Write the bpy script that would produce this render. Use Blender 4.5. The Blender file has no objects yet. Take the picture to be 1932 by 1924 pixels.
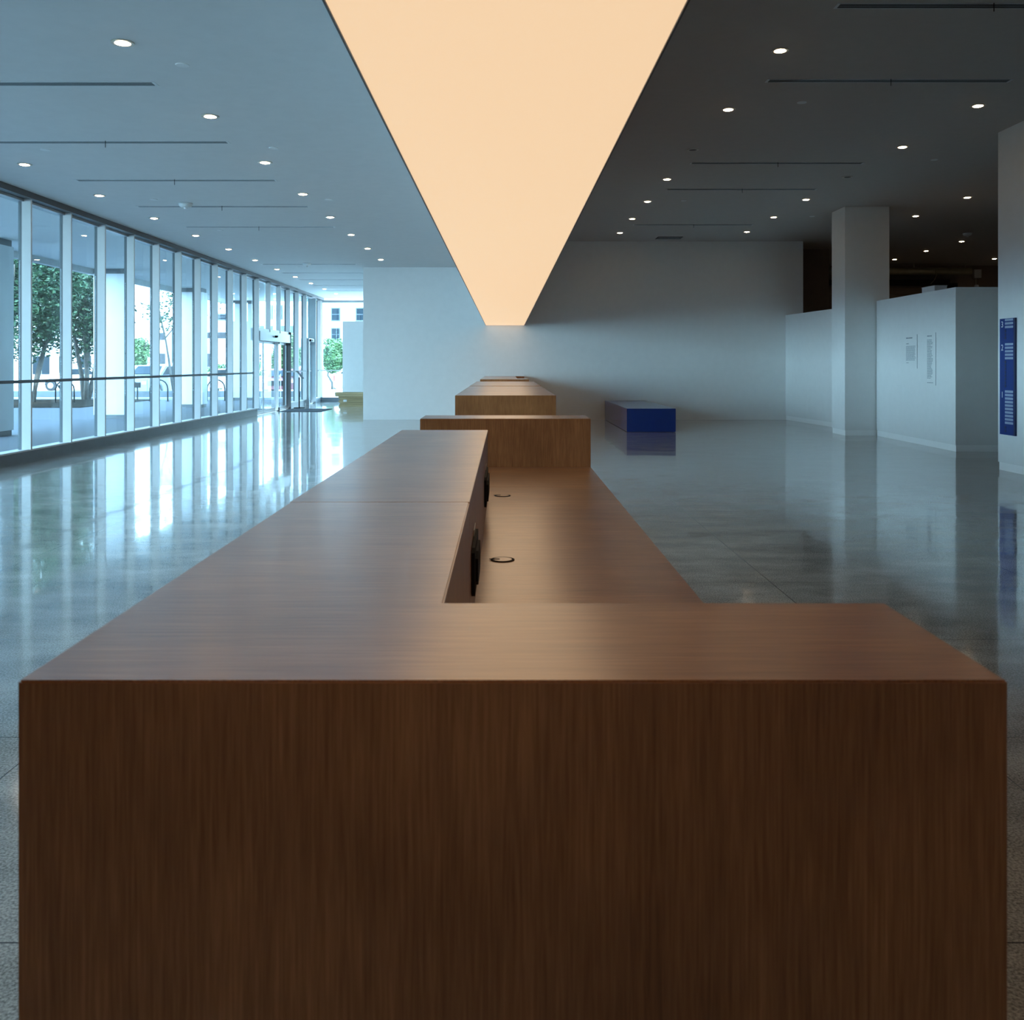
import bpy, bmesh, math, random
from mathutils import Vector
C = bpy.context.scene
COL = C.collection
PI = math.pi
random.seed(7)

# ------------------------------------------------------------------ camera, world, sun, exposure
EYE = 1.62
F = 1780.0 / 1932.0
cam_d = bpy.data.cameras.new('camera'); cam = bpy.data.objects.new('camera', cam_d); COL.objects.link(cam)
cam.location = (0, 0, EYE); cam.rotation_euler = (PI / 2, 0, 0)
cam_d.sensor_fit = 'HORIZONTAL'; cam_d.sensor_width = 36.0; cam_d.lens = 36.0 * F
cam_d.shift_x = (966 - 952.5) / 1932.0
cam_d.shift_y = -(962 - 686) / 1932.0
cam_d.clip_end = 500
cam_d.dof.use_dof = True; cam_d.dof.focus_distance = 9.0; cam_d.dof.aperture_fstop = 11.0
C.camera = cam

w = bpy.data.worlds.new('sky'); C.world = w; w.use_nodes = True
nt = w.node_tree; nt.nodes.clear()
tc = nt.nodes.new('ShaderNodeTexCoord'); sp = nt.nodes.new('ShaderNodeSeparateXYZ')
rmp = nt.nodes.new('ShaderNodeValToRGB'); bg = nt.nodes.new('ShaderNodeBackground'); ow = nt.nodes.new('ShaderNodeOutputWorld')
nt.links.new(tc.outputs['Generated'], sp.inputs[0]); nt.links.new(sp.outputs['Z'], rmp.inputs[0])
rmp.color_ramp.elements[0].position = 0.0; rmp.color_ramp.elements[0].color = (0.54, 0.82, 1.0, 1)
rmp.color_ramp.elements[1].position = 0.8; rmp.color_ramp.elements[1].color = (0.25, 0.52, 0.9, 1)
nt.links.new(rmp.outputs[0], bg.inputs[0]); bg.inputs[1].default_value = 12.5
nt.links.new(bg.outputs[0], ow.inputs[0])

sd = bpy.data.lights.new('sun', 'SUN'); sun = bpy.data.objects.new('sun', sd); COL.objects.link(sun)
sd.energy = 10.0; sd.angle = 0.01; sd.color = (0.85, 0.95, 1.0)
sun.rotation_euler = Vector((-0.40, 0.30, -0.87)).to_track_quat('-Z', 'Y').to_euler()
sun.location = (20, -20, 40)

C.view_settings.view_transform = 'Standard'; C.view_settings.look = 'None'
C.view_settings.gamma = 1.0; C.view_settings.exposure = 0.22; C.view_settings.use_curve_mapping = False
C.cycles.use_denoising = True
C.cycles.max_bounces = 10; C.cycles.diffuse_bounces = 5; C.cycles.glossy_bounces = 5
C.cycles.transparent_max_bounces = 24
C.cycles.sample_clamp_indirect = 6.0

# ------------------------------------------------------------------ helpers
def tag(o, label=None, cat=None, group=None, kind=None):
    if label: o['label'] = label
    if cat: o['category'] = cat
    if group: o['group'] = group
    if kind: o['kind'] = kind
    return o

def empty(name, loc, label=None, cat=None, group=None, kind=None, parent=None):
    o = bpy.data.objects.new(name, None); COL.objects.link(o)
    o.empty_display_size = 0.1; o.location = loc
    if parent: o.parent = parent
    return tag(o, label, cat, group, kind)

def wloc(o):
    v = Vector((0, 0, 0))
    while o is not None:
        v += Vector(o.location); o = o.parent
    return v

class MB:
    def __init__(s): s.v = []; s.f = []; s.m = []; s.mi = 0
    def add(s, vs, fs):
        n = len(s.v); s.v += [tuple(p) for p in vs]
        for f in fs: s.f.append([n + i for i in f]); s.m.append(s.mi)
        return s
    def box(s, x0, x1, y0, y1, z0, z1):
        vs = [(x, y, z) for z in (z0, z1) for y in (y0, y1) for x in (x0, x1)]
        return s.add(vs, [(0, 2, 3, 1), (4, 5, 7, 6), (0, 1, 5, 4), (2, 6, 7, 3), (0, 4, 6, 2), (1, 3, 7, 5)])
    def prism(s, pts, z0, z1):
        a = sum(pts[i][0] * pts[(i + 1) % len(pts)][1] - pts[(i + 1) % len(pts)][0] * pts[i][1] for i in range(len(pts)))
        if a < 0: pts = pts[::-1]
        n = len(pts)
        vs = [(x, y, z0) for x, y in pts] + [(x, y, z1) for x, y in pts]
        fs = [tuple(range(n))[::-1], tuple(range(n, 2 * n))] + [(i, (i + 1) % n, n + (i + 1) % n, n + i) for i in range(n)]
        return s.add(vs, fs)
    def prism_axis(s, pts, a0, a1, axis):
        # pts in the plane normal to axis ('x': (y,z), 'y': (x,z))
        n = len(pts)
        mk = (lambda a, p: (a, p[0], p[1])) if axis == 'x' else (lambda a, p: (p[0], a, p[1]))
        vs = [mk(a0, p) for p in pts] + [mk(a1, p) for p in pts]
        fs = [tuple(range(n)), tuple(range(2 * n - 1, n - 1, -1))] + [(i, n + i, n + (i + 1) % n, (i + 1) % n) for i in range(n)]
        return s.add(vs, fs)
    def tube(s, pts, r, seg=8):
        pts = [Vector(p) for p in pts]; n = len(pts)
        rs = r if isinstance(r, (list, tuple)) else [r] * n
        vs = []; up = Vector((0.13, 0.21, 0.97))
        for i, p in enumerate(pts):
            d = (pts[min(i + 1, n - 1)] - pts[max(i - 1, 0)]).normalized()
            if abs(d.dot(up)) > .98: up = Vector((1, 0.1, 0))
            u = d.cross(up).normalized(); w_ = d.cross(u)
            for k in range(seg):
                a = 2 * PI * k / seg
                vs.append(p + (u * math.cos(a) + w_ * math.sin(a)) * rs[i])
        fs = [tuple(range(seg)), tuple((n - 1) * seg + k for k in range(seg))[::-1]]
        for i in range(n - 1):
            for k in range(seg):
                fs.append((i * seg + k, (i + 1) * seg + k, (i + 1) * seg + (k + 1) % seg, i * seg + (k + 1) % seg))
        return s.add(vs, fs)
    def lathe(s, prof, c, seg=24):
        # prof: list of (r, z) ; closed solid of revolution about vertical axis through c
        n = len(prof); vs = []
        for r, z in prof:
            for k in range(seg):
                a = 2 * PI * k / seg
                vs.append((c[0] + r * math.cos(a), c[1] + r * math.sin(a), c[2] + z))
        fs = []
        for i in range(n - 1):
            for k in range(seg):
                fs.append((i * seg + k, i * seg + (k + 1) % seg, (i + 1) * seg + (k + 1) % seg, (i + 1) * seg + k))
        fs.append(tuple(range(seg))[::-1]); fs.append(tuple((n - 1) * seg + k for k in range(seg)))
        return s.add(vs, fs)
    def ring(s, ro, ri, z0, z1, c, seg=24):
        vs = []
        for r, z in ((ri, z0), (ro, z0), (ro, z1), (ri, z1)):
            for k in range(seg):
                a = 2 * PI * k / seg
                vs.append((c[0] + r * math.cos(a), c[1] + r * math.sin(a), c[2] + z))
        fs = []
        for i in range(4):
            j = (i + 1) % 4
            for k in range(seg):
                l = (k + 1) % seg
                fs.append((i * seg + k, i * seg + l, j * seg + l, j * seg + k))
        return s.add(vs, fs)
    def build(s, name, mat, parent=None, bevel=0, smooth=False):
        o_ = wloc(parent) if parent else Vector((0, 0, 0))
        me = bpy.data.meshes.new(name)
        me.from_pydata([(a - o_.x, b - o_.y, c - o_.z) for a, b, c in s.v], [], s.f)
        mats = mat if isinstance(mat, (list, tuple)) else [mat]
        for m in mats: me.materials.append(m)
        for p, i in zip(me.polygons, s.m): p.material_index = i; p.use_smooth = smooth
        bm = bmesh.new(); bm.from_mesh(me); bmesh.ops.recalc_face_normals(bm, faces=bm.faces)
        if bevel: bmesh.ops.bevel(bm, geom=list(bm.edges), offset=bevel, segments=2, affect='EDGES', clamp_overlap=True)
        bm.to_mesh(me); bm.free(); me.update()
        o = bpy.data.objects.new(name, me); COL.objects.link(o)
        if parent: o.parent = parent
        return o

def B(*a): return MB().box(*a)

def copy_tree(o, parent=None):
    c = o.copy(); COL.objects.link(c)
    if parent: c.parent = parent
    for ch in o.children: copy_tree(ch, c)
    return c

def ND(m, t): return m.node_tree.nodes.new(t)
def mat(name, col, rough=0.6, metal=0.0, spec=0.5, noise=0.05, scale=6.0, bump=0.0, bscale=40.0, coat=0.0, emit=None, es=1.0, stretch=(1, 1, 1)):
    m = bpy.data.materials.new(name); m.use_nodes = True
    nt = m.node_tree; b = nt.nodes['Principled BSDF']; L = nt.links.new
    b.inputs['Roughness'].default_value = rough; b.inputs['Metallic'].default_value = metal
    b.inputs['Specular IOR Level'].default_value = spec
    b.inputs['Coat Weight'].default_value = coat; b.inputs['Coat Roughness'].default_value = 0.05
    t = ND(m, 'ShaderNodeTexCoord'); mp = ND(m, 'ShaderNodeMapping'); mp.inputs['Scale'].default_value = stretch
    n = ND(m, 'ShaderNodeTexNoise'); n.inputs['Scale'].default_value = scale; n.inputs['Detail'].default_value = 5
    L(t.outputs['Object'], mp.inputs[0]); L(mp.outputs[0], n.inputs['Vector'])
    r = ND(m, 'ShaderNodeValToRGB'); r.color_ramp.elements[0].position = .3; r.color_ramp.elements[1].position = .7
    c0 = [max(0, c * (1 - noise)) for c in col]; c1 = [min(1, c * (1 + noise)) for c in col]
    r.color_ramp.elements[0].color = (*c0, 1); r.color_ramp.elements[1].color = (*c1, 1)
    L(n.outputs['Fac'], r.inputs[0]); L(r.outputs[0], b.inputs['Base Color'])
    if bump:
        n2 = ND(m, 'ShaderNodeTexNoise'); n2.inputs['Scale'].default_value = bscale; n2.inputs['Detail'].default_value = 3
        L(mp.outputs[0], n2.inputs['Vector'])
        bp = ND(m, 'ShaderNodeBump'); bp.inputs['Strength'].default_value = bump; bp.inputs['Distance'].default_value = 0.01
        L(n2.outputs['Fac'], bp.inputs['Height']); L(bp.outputs[0], b.inputs['Normal'])
    if emit:
        b.inputs['Emission Color'].default_value = (*emit, 1); b.inputs['Emission Strength'].default_value = es
    return m

def wood_mat():
    m = bpy.data.materials.new('brown oak veneer'); m.use_nodes = True
    nt = m.node_tree; b = nt.nodes['Principled BSDF']; L = nt.links.new
    g = ND(m, 'ShaderNodeNewGeometry'); sx = ND(m, 'ShaderNodeSeparateXYZ'); L(g.outputs['Normal'], sx.inputs[0])
    gt = ND(m, 'ShaderNodeMath'); gt.operation = 'GREATER_THAN'; gt.inputs[1].default_value = .5; L(sx.outputs['Z'], gt.inputs[0])
    t = ND(m, 'ShaderNodeTexCoord')
    def grain(scale, noise_scale, detail):
        mp = ND(m, 'ShaderNodeMapping'); mp.inputs['Scale'].default_value = scale; L(t.outputs['Object'], mp.inputs[0])
        n = ND(m, 'ShaderNodeTexNoise'); n.inputs['Scale'].default_value = noise_scale; n.inputs['Detail'].default_value = detail
        n.inputs['Roughness'].default_value = .65
        L(mp.outputs[0], n.inputs['Vector']); return n.outputs['Fac']
    def pick(a, c):
        x = ND(m, 'ShaderNodeMix'); x.data_type = 'FLOAT'; L(gt.outputs[0], x.inputs[0]); L(a, x.inputs[2]); L(c, x.inputs[3]); return x.outputs[0]
    fine = pick(grain((1, 1, .03), 260, 4), grain((.03, 1, 1), 200, 4))
    broad = pick(grain((1, 1, .06), 30, 3), grain((.06, 1, 1), 22, 3))
    blot = grain((1, 1, 1), 3.0, 2)
    a1 = ND(m, 'ShaderNodeMath'); a1.operation = 'MULTIPLY_ADD'; a1.inputs[1].default_value = .55; L(fine, a1.inputs[0])
    a2 = ND(m, 'ShaderNodeMath'); a2.operation = 'MULTIPLY'; a2.inputs[1].default_value = .22; L(broad, a2.inputs[0]); L(a2.outputs[0], a1.inputs[2])
    a3 = ND(m, 'ShaderNodeMath'); a3.operation = 'MULTIPLY_ADD'; a3.inputs[1].default_value = .28; L(blot, a3.inputs[0]); L(a1.outputs[0], a3.inputs[2])
    r = ND(m, 'ShaderNodeValToRGB'); e = r.color_ramp.elements
    e[0].position = .36; e[0].color = (.175, .060, .018, 1); e[1].position = .70; e[1].color = (.50, .215, .080, 1)
    md = e.new(.53); md.color = (.32, .128, .044, 1)
    L(a3.outputs[0], r.inputs[0]); L(r.outputs[0], b.inputs['Base Color'])
    b.inputs['Roughness'].default_value = .34; b.inputs['Specular IOR Level'].default_value = .5
    L(gt.outputs[0], b.inputs['Coat Weight']); b.inputs['Coat Roughness'].default_value = .25; b.inputs['Coat IOR'].default_value = 1.85
    bp = ND(m, 'ShaderNodeBump'); bp.inputs['Strength'].default_value = .08; bp.inputs['Distance'].default_value = .003
    L(fine, bp.inputs['Height']); L(bp.outputs[0], b.inputs['Normal'])
    return m

def floor_mat():
    m = bpy.data.materials.new('polished terrazzo'); m.use_nodes = True
    nt = m.node_tree; b = nt.nodes['Principled BSDF']; L = nt.links.new
    t = ND(m, 'ShaderNodeTexCoord'); s = ND(m, 'ShaderNodeSeparateXYZ'); L(t.outputs['Object'], s.inputs[0])
    def mth(op, *ins):
        n = ND(m, 'ShaderNodeMath'); n.operation = op
        for i, v in enumerate(ins):
            if isinstance(v, (int, float)): n.inputs[i].default_value = v
            else: L(v, n.inputs[i])
        return n.outputs[0]
    def line(c, period, off, width):
        a = mth('ADD', c, off); a = mth('DIVIDE', a, period); a = mth('FRACT', a); a = mth('SUBTRACT', a, .5); a = mth('ABSOLUTE', a)
        return mth('LESS_THAN', a, width / period / 2)
    j = mth('MAXIMUM', line(s.outputs['Y'], 1.452, 1.452 * 50.5 - 2.64, .006), line(s.outputs['X'], 1.97, 1.97 * 50.5, .006))
    n1 = ND(m, 'ShaderNodeTexNoise'); n1.inputs['Scale'].default_value = 110; n1.inputs['Detail'].default_value = 3
    n2 = ND(m, 'ShaderNodeTexNoise'); n2.inputs['Scale'].default_value = 2.4; n2.inputs['Detail'].default_value = 6; n2.inputs['Roughness'].default_value = .65
    mp = ND(m, 'ShaderNodeMapping'); mp.inputs['Scale'].default_value = (.6, 1, 1); L(t.outputs['Object'], mp.inputs[0])
    L(t.outputs['Object'], n1.inputs['Vector']); L(mp.outputs[0], n2.inputs['Vector'])
    f = mth('ADD', mth('MULTIPLY', n1.outputs['Fac'], .6), mth('MULTIPLY', n2.outputs['Fac'], .4))
    r = ND(m, 'ShaderNodeValToRGB'); e = r.color_ramp.elements
    e[0].position = .38; e[0].color = (.17, .165, .15, 1); e[1].position = .60; e[1].color = (.62, .58, .52, 1)
    L(f, r.inputs[0])
    mx = ND(m, 'ShaderNodeMix'); mx.data_type = 'RGBA'; L(j, mx.inputs[0]); L(r.outputs[0], mx.inputs[6]); mx.inputs[7].default_value = (.06, .06, .06, 1)
    L(mx.outputs[2], b.inputs['Base Color'])
    rr = mth('MULTIPLY_ADD', n2.outputs['Fac'], .12, .06); L(rr, b.inputs['Roughness'])
    b.inputs['IOR'].default_value = 1.5
    b.inputs['Coat Weight'].default_value = .45; b.inputs['Coat Roughness'].default_value = .03
    n3 = ND(m, 'ShaderNodeTexNoise'); n3.inputs['Scale'].default_value = 1.1; n3.inputs['Detail'].default_value = 2; L(t.outputs['Object'], n3.inputs['Vector'])
    bp = ND(m, 'ShaderNodeBump'); bp.inputs['Strength'].default_value = .35; bp.inputs['Distance'].default_value = .006
    L(n3.outputs['Fac'], bp.inputs['Height'])
    L(bp.outputs[0], b.inputs['Normal']); L(bp.outputs[0], b.inputs['Coat Normal'])
    return m

def glass_mat(name='clear window glass', tint=(.90, .97, .98)):
    m = bpy.data.materials.new(name); m.use_nodes = True
    nt = m.node_tree; nt.nodes.clear(); L = nt.links.new
    o = ND(m, 'ShaderNodeOutputMaterial'); tr = ND(m, 'ShaderNodeBsdfTransparent'); gl = ND(m, 'ShaderNodeBsdfGlossy')
    tr.inputs[0].default_value = (*tint, 1); gl.inputs['Roughness'].default_value = 0.0; gl.inputs[0].default_value = (.9, .9, .9, 1)
    lw = ND(m, 'ShaderNodeLayerWeight'); lw.inputs[0].default_value = .5
    p = ND(m, 'ShaderNodeMath'); p.operation = 'POWER'; p.inputs[1].default_value = 5; L(lw.outputs['Facing'], p.inputs[0])
    q = ND(m, 'ShaderNodeMath'); q.operation = 'MULTIPLY_ADD'; q.inputs[1].default_value = .60; q.inputs[2].default_value = .04; L(p.outputs[0], q.inputs[0])
    mx = ND(m, 'ShaderNodeMixShader'); L(q.outputs[0], mx.inputs[0]); L(tr.outputs[0], mx.inputs[1]); L(gl.outputs[0], mx.inputs[2])
    L(mx.outputs[0], o.inputs[0]); return m

M = dict(
    wood=wood_mat(), floor=floor_mat(), glass=glass_mat(),
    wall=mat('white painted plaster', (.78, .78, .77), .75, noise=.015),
    base=mat('white skirting paint', (.90, .90, .89), .6, noise=.01),
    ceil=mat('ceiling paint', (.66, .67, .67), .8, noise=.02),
    ceil_warm=mat('ceiling paint of the high bay', (.50, .465, .44), .8, noise=.02),  # base colour warmed to stand in for the downlights' brownish glow
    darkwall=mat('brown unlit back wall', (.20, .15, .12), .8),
    alu=mat('pale anodised aluminium', (.58, .58, .57), .42, metal=.0, noise=.02),
    alu_d=mat('grey aluminium frame', (.34, .37, .39), .4, metal=.3, noise=.03),
    curb=mat('dark grey metal kerb', (.13, .15, .165), .45, noise=.06),
    black=mat('black plastic', (.008, .008, .009), .65, spec=.15),
    dark=mat('dark bronze edge', (.05, .045, .045), .4),
    blue=mat('gloss blue paint', (.004, .024, .17), .25, noise=.03, coat=.5),
    signblue=mat('blue enamel sign', (.006, .035, .19), .5, spec=.3, noise=.03),
    sdark=mat('dark navy edge', (.004, .012, .07), .4),
    white=mat('white lettering', (.75, .78, .82), .5),
    strip=mat('pale grey name strip', (.30, .36, .50), .5),
    inkline=mat('grey printed ink', (.23, .26, .29), .6),
    membrane=mat('glowing cream membrane', (.35, .30, .24), .6, spec=.2, noise=.01, emit=(1.0, .70, .43), es=.76),
    lamp=mat('lit lamp lens', (.9, .9, .9), .3, emit=(1.0, .74, .48), es=48.0),
    unlit=mat('unlit lamp lens', (.12, .11, .10), .4),
    ringm=mat('brushed lamp ring', (.55, .5, .42), .3, metal=.7),
    slot=mat('dark diffuser slot', (.02, .02, .02), .8, spec=.1),
    vent=mat('pale diffuser frame', (.62, .64, .65), .35, metal=.3),
    plate=mat('white plastic cover', (.72, .74, .74), .45),
    marble=mat('white veined marble', (.74, .76, .78), .4, noise=.06, scale=1.2),
    plinth=mat('dark column plinth', (.10, .11, .12), .6),
    paving=mat('granite paving', (.085, .088, .095), .8, spec=.25, noise=.25, scale=30),
    street=mat('sunlit concrete street', (.42, .42, .41), .8, noise=.06, scale=.6),
    soil=mat('brown mulch', (.030, .025, .020), 1.0, spec=0.0, noise=.4, scale=20),
    kerbw=mat('pale concrete', (.55, .56, .56), .8, noise=.08),
    greywall=mat('grey low wall', (.22, .24, .26), .8, noise=.1),
    bark=mat('grey brown bark', (.13, .12, .105), .85, noise=.35, scale=12, bump=.5),
    leaf=mat('dark green leaves', (.03, .085, .035), .6, noise=.45, scale=3),
    leaf2=mat('fresh green leaves', (.12, .22, .08), .6, noise=.35, scale=3),
    bldg=mat('white render facade', (.80, .80, .79), .8, noise=.03),
    bglass=mat('dark blue window glass', (.012, .022, .03), .35, spec=.2, noise=.1),
    bframe=mat('grey window surround', (.12, .14, .15), .6),
    carw=mat('white car paint', (.75, .77, .79), .25, coat=.6, noise=.01),
    cars=mat('silver car paint', (.42, .47, .52), .25, coat=.6, noise=.01),
    carr=mat('maroon car paint', (.20, .05, .07), .25, coat=.6, noise=.01),
    tyre=mat('black rubber', (.02, .02, .022), .7),
    taill=mat('red lamp lens', (.5, .03, .03), .3),
    lumber=mat('yellow pine plywood', (.36, .26, .13), .7, noise=.25, scale=4, stretch=(.3, 1, 8)),
    matt=mat('charcoal entrance mat', (.035, .045, .06), .95, noise=.3, scale=60, bump=.4, bscale=200),
    shutter=mat('brown corrugated shutter', (.14, .10, .075), .6, metal=.2),
    duct=mat('galvanised duct', (.34, .32, .24), .4, metal=.6, noise=.1),
    paper=mat('white card', (.62, .62, .62), .7),
    screen=mat('sign stand face', (.02, .03, .04), .7, spec=.1),
    pattern=mat('perforated metal screen', (.05, .055, .06), .7, noise=.6, scale=4),
    orange=mat('orange sign', (.85, .35, .08), .6),
)

CL, CR = EYE + 2.79, EYE + 3.54          # the two ceiling levels
XW = -7.80
def up(px, py, h): y = h * 1780 / (686 - py); return ((px - 952.5) * y / 1780, y)
XW = -7.80                                # inner face of the window kerb

# ------------------------------------------------------------------ shell
def struct(name, mb, m, label=None, parent=None, **k):
    return tag(mb.build(name, m, parent, **k), label, kind='structure')
struct('floor', B(-7.8, 18.0, -8.0, 40.2, -.15, 0), M['floor'], 'polished grey terrazzo floor with thin joints')
struct('ceiling', B(-12.1, -.558, -8.0, 40.2, CL, CL + 1.0), M['ceil'], 'lower painted ceiling on the window side')
struct('ceiling_right', B(-.557, 18, -8, 34.3, CR, CR + .25), M['ceil_warm'], 'higher painted ceiling right of the light box')
struct('wall_far', B(-4.10, 8.63, 27.3, 27.55, 0, CR), M['wall'], 'white end wall behind the counters and the blue bench')
struct('wall_corridor', B(-4.10, -3.85, 27.55, 40.2, 0, CR), M['wall'], 'white wall along the far passage')
struct('wall_right', B(18.0, 18.25, -8, 34.3, 0, CR), M['wall'])
struct('wall_back', B(-7.8, 18.0, -8.25, -8, 0, CR), M['wall'])
struct('light_blocker_left', B(-8.05, XW, -8, 1.09, 0, CL), M['wall'])  # unseen solid stretch, added to cut window light from behind the camera
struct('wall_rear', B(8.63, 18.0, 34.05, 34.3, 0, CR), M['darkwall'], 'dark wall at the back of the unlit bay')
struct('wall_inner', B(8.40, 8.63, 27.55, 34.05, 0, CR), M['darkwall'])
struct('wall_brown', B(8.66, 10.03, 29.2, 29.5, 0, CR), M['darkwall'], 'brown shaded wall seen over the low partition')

def slab_wall(name, pts, h, label):
    o = empty(name, (pts[0][0], pts[0][1], 0), label, kind='structure')
    MB().prism(pts, .12, h).build('wall_panel', M['wall'], o)
    cx = sum(p[0] for p in pts) / len(pts); cy = sum(p[1] for p in pts) / len(pts)
    q = []
    for x, y in pts:
        dx, dy = cx - x, cy - y
        q.append((x + math.copysign(.012, dx), y + math.copysign(.012, dy)))
    MB().prism(q, 0, .1195).build('baseboard', M['base'], o)
    return o
slab_wall('wall_partition', [(8.12, 27.29), (8.36, 24.2), (8.50, 22.12), (8.75, 22.12), (8.61, 24.2), (8.40, 27.29)], 3.02, 'low white partition running from the end wall to the near column')
slab_wall('wall_block', [(8.30, 17.37), (12.5, 17.37), (12.5, 21.22), (8.36, 21.22)], 3.03, 'free standing white partition block with two printed text panels')
slab_wall('column', [(7.66, 21.25), (8.66, 21.25), (8.66, 22.1), (7.66, 22.1)], CR, 'white square column beside the text panel partition')
slab_wall('column', [(7.56, 13.6), (8.56, 13.6), (8.56, 14.46), (7.56, 14.46)], CR, 'white square column at the right edge, carrying the blue directory sign')
struct('wall_low_partition', B(-6.28, -4.11, 36.5, 36.7, 0, 3.26), M['wall'], 'low white partition behind the stacked boards')

# canopy edge, and an unseen block added above the hall to stop the sun
struct('canopy_fascia', B(-12.25, -12.1, -8, 42.3, 4.24, 5.6), M['kerbw'], 'pale fascia beam along the canopy edge')
struct('sun_blocker_above', B(-12.25, 18.3, -8.3, 42.3, 5.62, 14), M['bldg'], 'unseen block added above the hall to keep the sun off hall and plaza')
struct('canopy_end', B(-12.1, -3.8, 40.2, 42.3, CL, 5.6), M['ceil'], 'canopy soffit beyond the end window')

# ------------------------------------------------------------------ glazed front: kerb, head trim, bays
def kerb(y0, y1, nm):
    struct(nm, B(-8.02, XW, y0, y1, -.0, .19), M['curb'], 'dark kerb under the glazing')
    struct('trim_%d' % kerb.n, B(-8.02, -7.79, y0, y1, .1905, .215), M['alu'], 'pale sill strip on the kerb'); kerb.n += 1
kerb.n = 1
kerb(1.10, 29.74, 'baseboard_left'); kerb(34.07, 36.85, 'baseboard_left_2'); kerb(38.42, 40.2, 'baseboard_left_3')
struct('baseboard_end', B(XW, -4.1, 40.0, 40.2, 0, .19), M['curb'], 'dark kerb under the end window')
struct('trim_9', B(-7.84, -7.70, 1.10, 40.2, CL - .10, CL - .001), M['dark'], 'dark trim strip where glazing meets ceiling')  # dark trim band along the window head
struct('trim_10', B(-8.03, -7.86, 1.10, 40.2, CL - .14, CL - .001), M['alu_d'], 'grey head rail of the glazing')

def bay(y0, idx, z0=.215, rail=True, width=1.43):
    o = empty('window_%d' % idx, (-7.95, y0, 0), 'tall glazed bay of the window wall', kind='structure')
    B(-7.93, -7.92, y0 + .015, y0 + width - .05, z0 + .002, CL - .141).build('pane', M['glass'], o)
    B(-7.895, -7.745, y0 - .045, y0, z0, CL - .102).build('mullion', M['alu'], o)
    B(-7.95, -7.8955, y0 - .045, y0 + .010, z0, CL - .142).build('glazing_bar', M['bframe'], o)
    if rail:
        B(-7.742, -7.715, y0 - .715, y0 + .715, 1.308, 1.358).build('rail', M['bframe'], o)
    return o
P = 1.43
y_first = 15.46
k = 0; wi = 1
proto = None
for k in range(-10, 18):
    y0 = y_first + P * k
    if 11 <= k <= 12: continue
    if k in (10, 13, 15): bay(y0, wi, rail=(k != 10)); wi += 1; continue
    if k == 16: continue
    if proto is None: proto = bay(y0, wi); c = proto
    else:
        c = copy_tree(proto); c.name = 'window_%d' % wi; c.location.y = y0
    wi += 1
# glazing over the sliding door: three short fins and panes
YD0, YD1 = y_first + P * 10, y_first + P * 13
for kk in (11, 12):
    y0 = y_first + P * kk
    o = empty('window_%d' % wi, (-7.95, y0, 2.75), 'clerestory pane above the sliding door', kind='structure'); wi += 1
    if kk > 10:
        B(-7.90, -7.745, y0 - .045, y0, 2.62, CL - .102).build('mullion', M['alu'], o)
        B(-7.96, -7.95, y0 + .02, y0 + P - .06, 2.76, CL - .141).build('pane', M['glass'], o)
# remove the full height pane of bay 10 (the door stands there)
for o in list(bpy.data.objects):
    if o.name.startswith('pane') and o.parent and abs(o.parent.location.y - YD0) < .01 and o.parent.location.z < .1:
        o.scale.z = 1.0
        me = o.data
        for v in me.vertices:
            if v.co.z < 1.0: v.co.z = 2.76
            v.co.y = min(v.co.y, P - .06)

# sliding entrance door
d = empty('door_1', (-7.9, (YD0 + YD1) / 2, 0), 'glass sliding entrance door with a grey header box', kind='structure')
B(-8.02, -7.72, YD0 + .003, YD1 - .07, 2.36, 2.66).build('header_box', M['alu_d'], d, bevel=.004)
B(-8.02, -7.76, YD0 + .003, YD1 - .07, 2.665, 2.75).build('head_rail', M['alu_d'], d)
B(-8.0, -7.70, YD1 - .068, YD1 - .048, .0, 2.75).build('door_jamb', M['dark'], d)
MB().lathe([(.0, -.03), (.05, -.02), (.07, .0), (.07, .03), (.04, .05)], (-7.70, YD0 + 2.0, 2.52), 14).build('motion_sensor', M['black'], d)
mid = YD0 + 2.55
for a, b in ((YD0 + .03, YD0 + .98), (YD0 + 1.0, mid), (mid + .09, YD1 - .09)):
    lf = B(-7.90, -7.86, a, b, .02, .12).box(-7.90, -7.86, a, b, 2.28, 2.355).box(-7.90, -7.86, a, a + .03, .12, 2.28).box(-7.90, -7.86, b - .03, b, .12, 2.28).build('door_leaf', M['alu_d'], d)
    B(-7.885, -7.877, a + .03, b - .03, .12, 2.28).build('pane', M['glass'], lf)
B(-7.84, -7.76, mid, mid + .06, .02, 2.42).build('door_stile', M['alu'], d)
B(-7.84, -7.74, mid + .061, mid + .12, 2.30, 2.44).box(-7.84, -7.74, mid + .061, mid + .12, .0, .12).build('pivot_block', M['black'], d)
# hinged side door
YS0, YS1 = y_first + P * 15, y_first + P * 16
d2 = empty('door_2', (-7.9, YS0 + .05, 0), 'narrow glass side door with a closer arm', kind='structure')
B(-7.98, -7.66, YS0 + .02, YS0 + .09, 0, 2.62).build('door_jamb', M['alu_d'], d2)
B(-7.98, -7.66, YS1 - .09, YS1 - .02, 0, CL - .15).build('door_jamb', M['alu_d'], d2)
B(-7.98, -7.72, YS0 + .09, YS1 - .09, 2.50, 2.62).build('head_rail', M['alu_d'], d2)
lf = B(-7.92, -7.86, YS0 + .09, YS1 - .1, .02, .14).box(-7.92, -7.86, YS0 + .09, YS1 - .1, 2.40, 2.49).box(-7.92, -7.86, YS0 + .09, YS0 + .16, .14, 2.40).box(-7.92, -7.86, YS1 - .17, YS1 - .1, .14, 2.40).build('door_leaf', M['alu_d'], d2)
B(-7.90, -7.89, YS0 + .16, YS1 - .17, .14, 2.40).build('pane', M['glass'], lf)
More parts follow.
